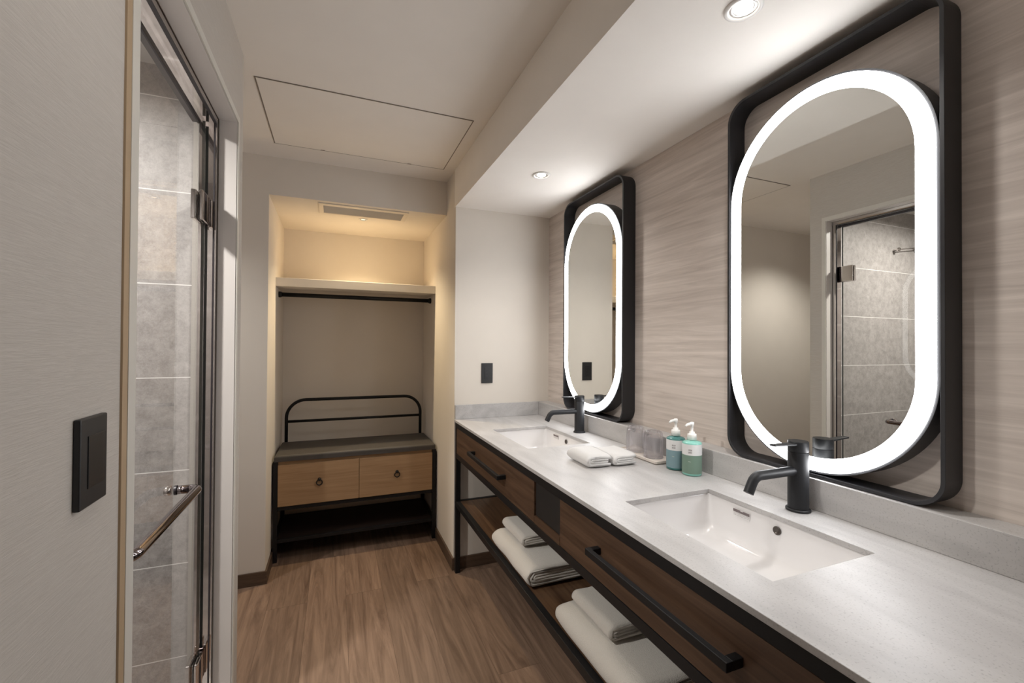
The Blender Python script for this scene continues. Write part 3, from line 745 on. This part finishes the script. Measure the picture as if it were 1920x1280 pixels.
for a, b_ in zip(R2, R2[1:]):
    for i in range(n): bm.faces.new((a[i], a[(i+1) % n], b_[(i+1) % n], b_[i]))
bm.faces.new(R2[0])
g1 = obj('tumbler', bm, m_tumbler, origin=tg, smooth=True)
tag(g1, 'upturned clear tumbler on the tray, the one next to the soap bottles', 'glass', 'upturned tumblers')
g2 = g1.copy(); COL.objects.link(g2); g2.location = Vector(tg)+Vector((0, 0.105, 0)); g2['label'] = 'upturned clear tumbler on the tray, the one farther from the soap bottles'

def bottle(at_, H, mat, lblmat, label, name_txt):
    x, y, z = at_
    t = thing('soap_bottle', label, 'bottle', at_, 'pump bottles on the countertop')
    R_ = 0.0305
    obj('bottle_body', lathe(BM(), [(0.026, 0.0), (R_-0.001, 0.002), (R_, 0.006), (R_, H-0.0035), (R_-0.002, H-0.001), (R_-0.008, H+0.002), (0.0125, H+0.004), (0.0125, H+0.006)], at_, 40), mat, t, origin=at_, smooth=True)
    zs = [0.008, H*0.62, H-0.006]
    obj('lower_label', lathe(BM(), [(R_+0.0003, zs[0]), (R_+0.0003, zs[1])], at_, 40, cap=False), lblmat, t, origin=at_, smooth=True)
    obj('upper_label', lathe(BM(), [(R_+0.0003, zs[1]+0.0002), (R_+0.0003, zs[2])], at_, 40, cap=False), m_lblw, t, origin=at_, smooth=True)
    def glyphs(nm, txt, z0_, size, ang0, mt_):
        # the small unreadable dark marks of the print, wrapped round the bottle
        FONT = {'a': ['110', '101', '111', '100', '110'], 'b': ['111', '100', '111', '001', '111'], 'c': ['011', '010', '110', '010', '011'], 'd': ['101', '111', '010', '111', '101']}
        bm = BM(); cx = 0
        for ch in txt:
            if ch in FONT:
                for r0, row in enumerate(FONT[ch]):
                    for c0, bit in enumerate(row):
                        if bit == '1':
                            a0 = ang0+(cx+c0)*size/R_; a1 = a0+size*0.95/R_; zz = z0_-r0*size*1.2
                            q = [bm.verts.new((x+(R_+0.0006)*math.cos(a), y+(R_+0.0006)*math.sin(a), z+h_)) for a, h_ in ((a0, zz), (a1, zz), (a1, zz-size*1.15), (a0, zz-size*1.15))]
                            bm.faces.new(q)
            cx += 4
        obj(nm, bm, mt_, t, origin=at_)
    l1, l2 = name_txt
    glyphs('label_text', l1, H*0.60+0.022, 0.00078, math.radians(205), m_ink)
    glyphs('label_text', l2, H*0.60+0.014, 0.00078, math.radians(205), m_ink)
    glyphs('label_text', l2, H*0.45, 0.0005, math.radians(205), m_inkl)
    zz = z+H+0.006
    pu = obj('pump', lathe(BM(), [(0.0150, 0.0), (0.0145, 0.017), (0.0135, 0.019), (0.009, 0.020), (0.009, 0.026), (0.0045, 0.027), (0.0040, 0.043), (0.0062, 0.044), (0.0068, 0.056), (0.005, 0.0575)], (x, y, zz), 28), m_pump, t, origin=at_, smooth=True)
    pu['at'] = list(at_)
    a_ = math.radians(190); dv = Vector((math.cos(a_), math.sin(a_), 0)); c = Vector((x, y, zz+0.052))
    obj('nozzle', tube(BM(), [c, c+dv*0.014, c+dv*0.024+Vector((0, 0, -0.001)), c+dv*0.033+Vector((0, 0, -0.005))], [0.0052, 0.0045, 0.0040, 0.0030], 12), m_pump, pu, origin=tuple(c), smooth=True)
    return t
bottle((1.090, 1.196, 0.8503), 0.108, m_blue, m_lblb, 'white pump bottle with blue lower label, behind the green one', ('abca', 'dcba'))
bottle((1.092, 1.124, 0.8503), 0.108, m_green, m_lblg, 'white pump bottle with sage green lower label, nearest the near tap', ('cabd', 'badc'))

# pair object-space bookkeeping no longer needed
for o in bpy.data.objects:
    if 'at' in o: del o['at']
    if o.type == 'MESH' and 'sm' in o.data: del o.data['sm']
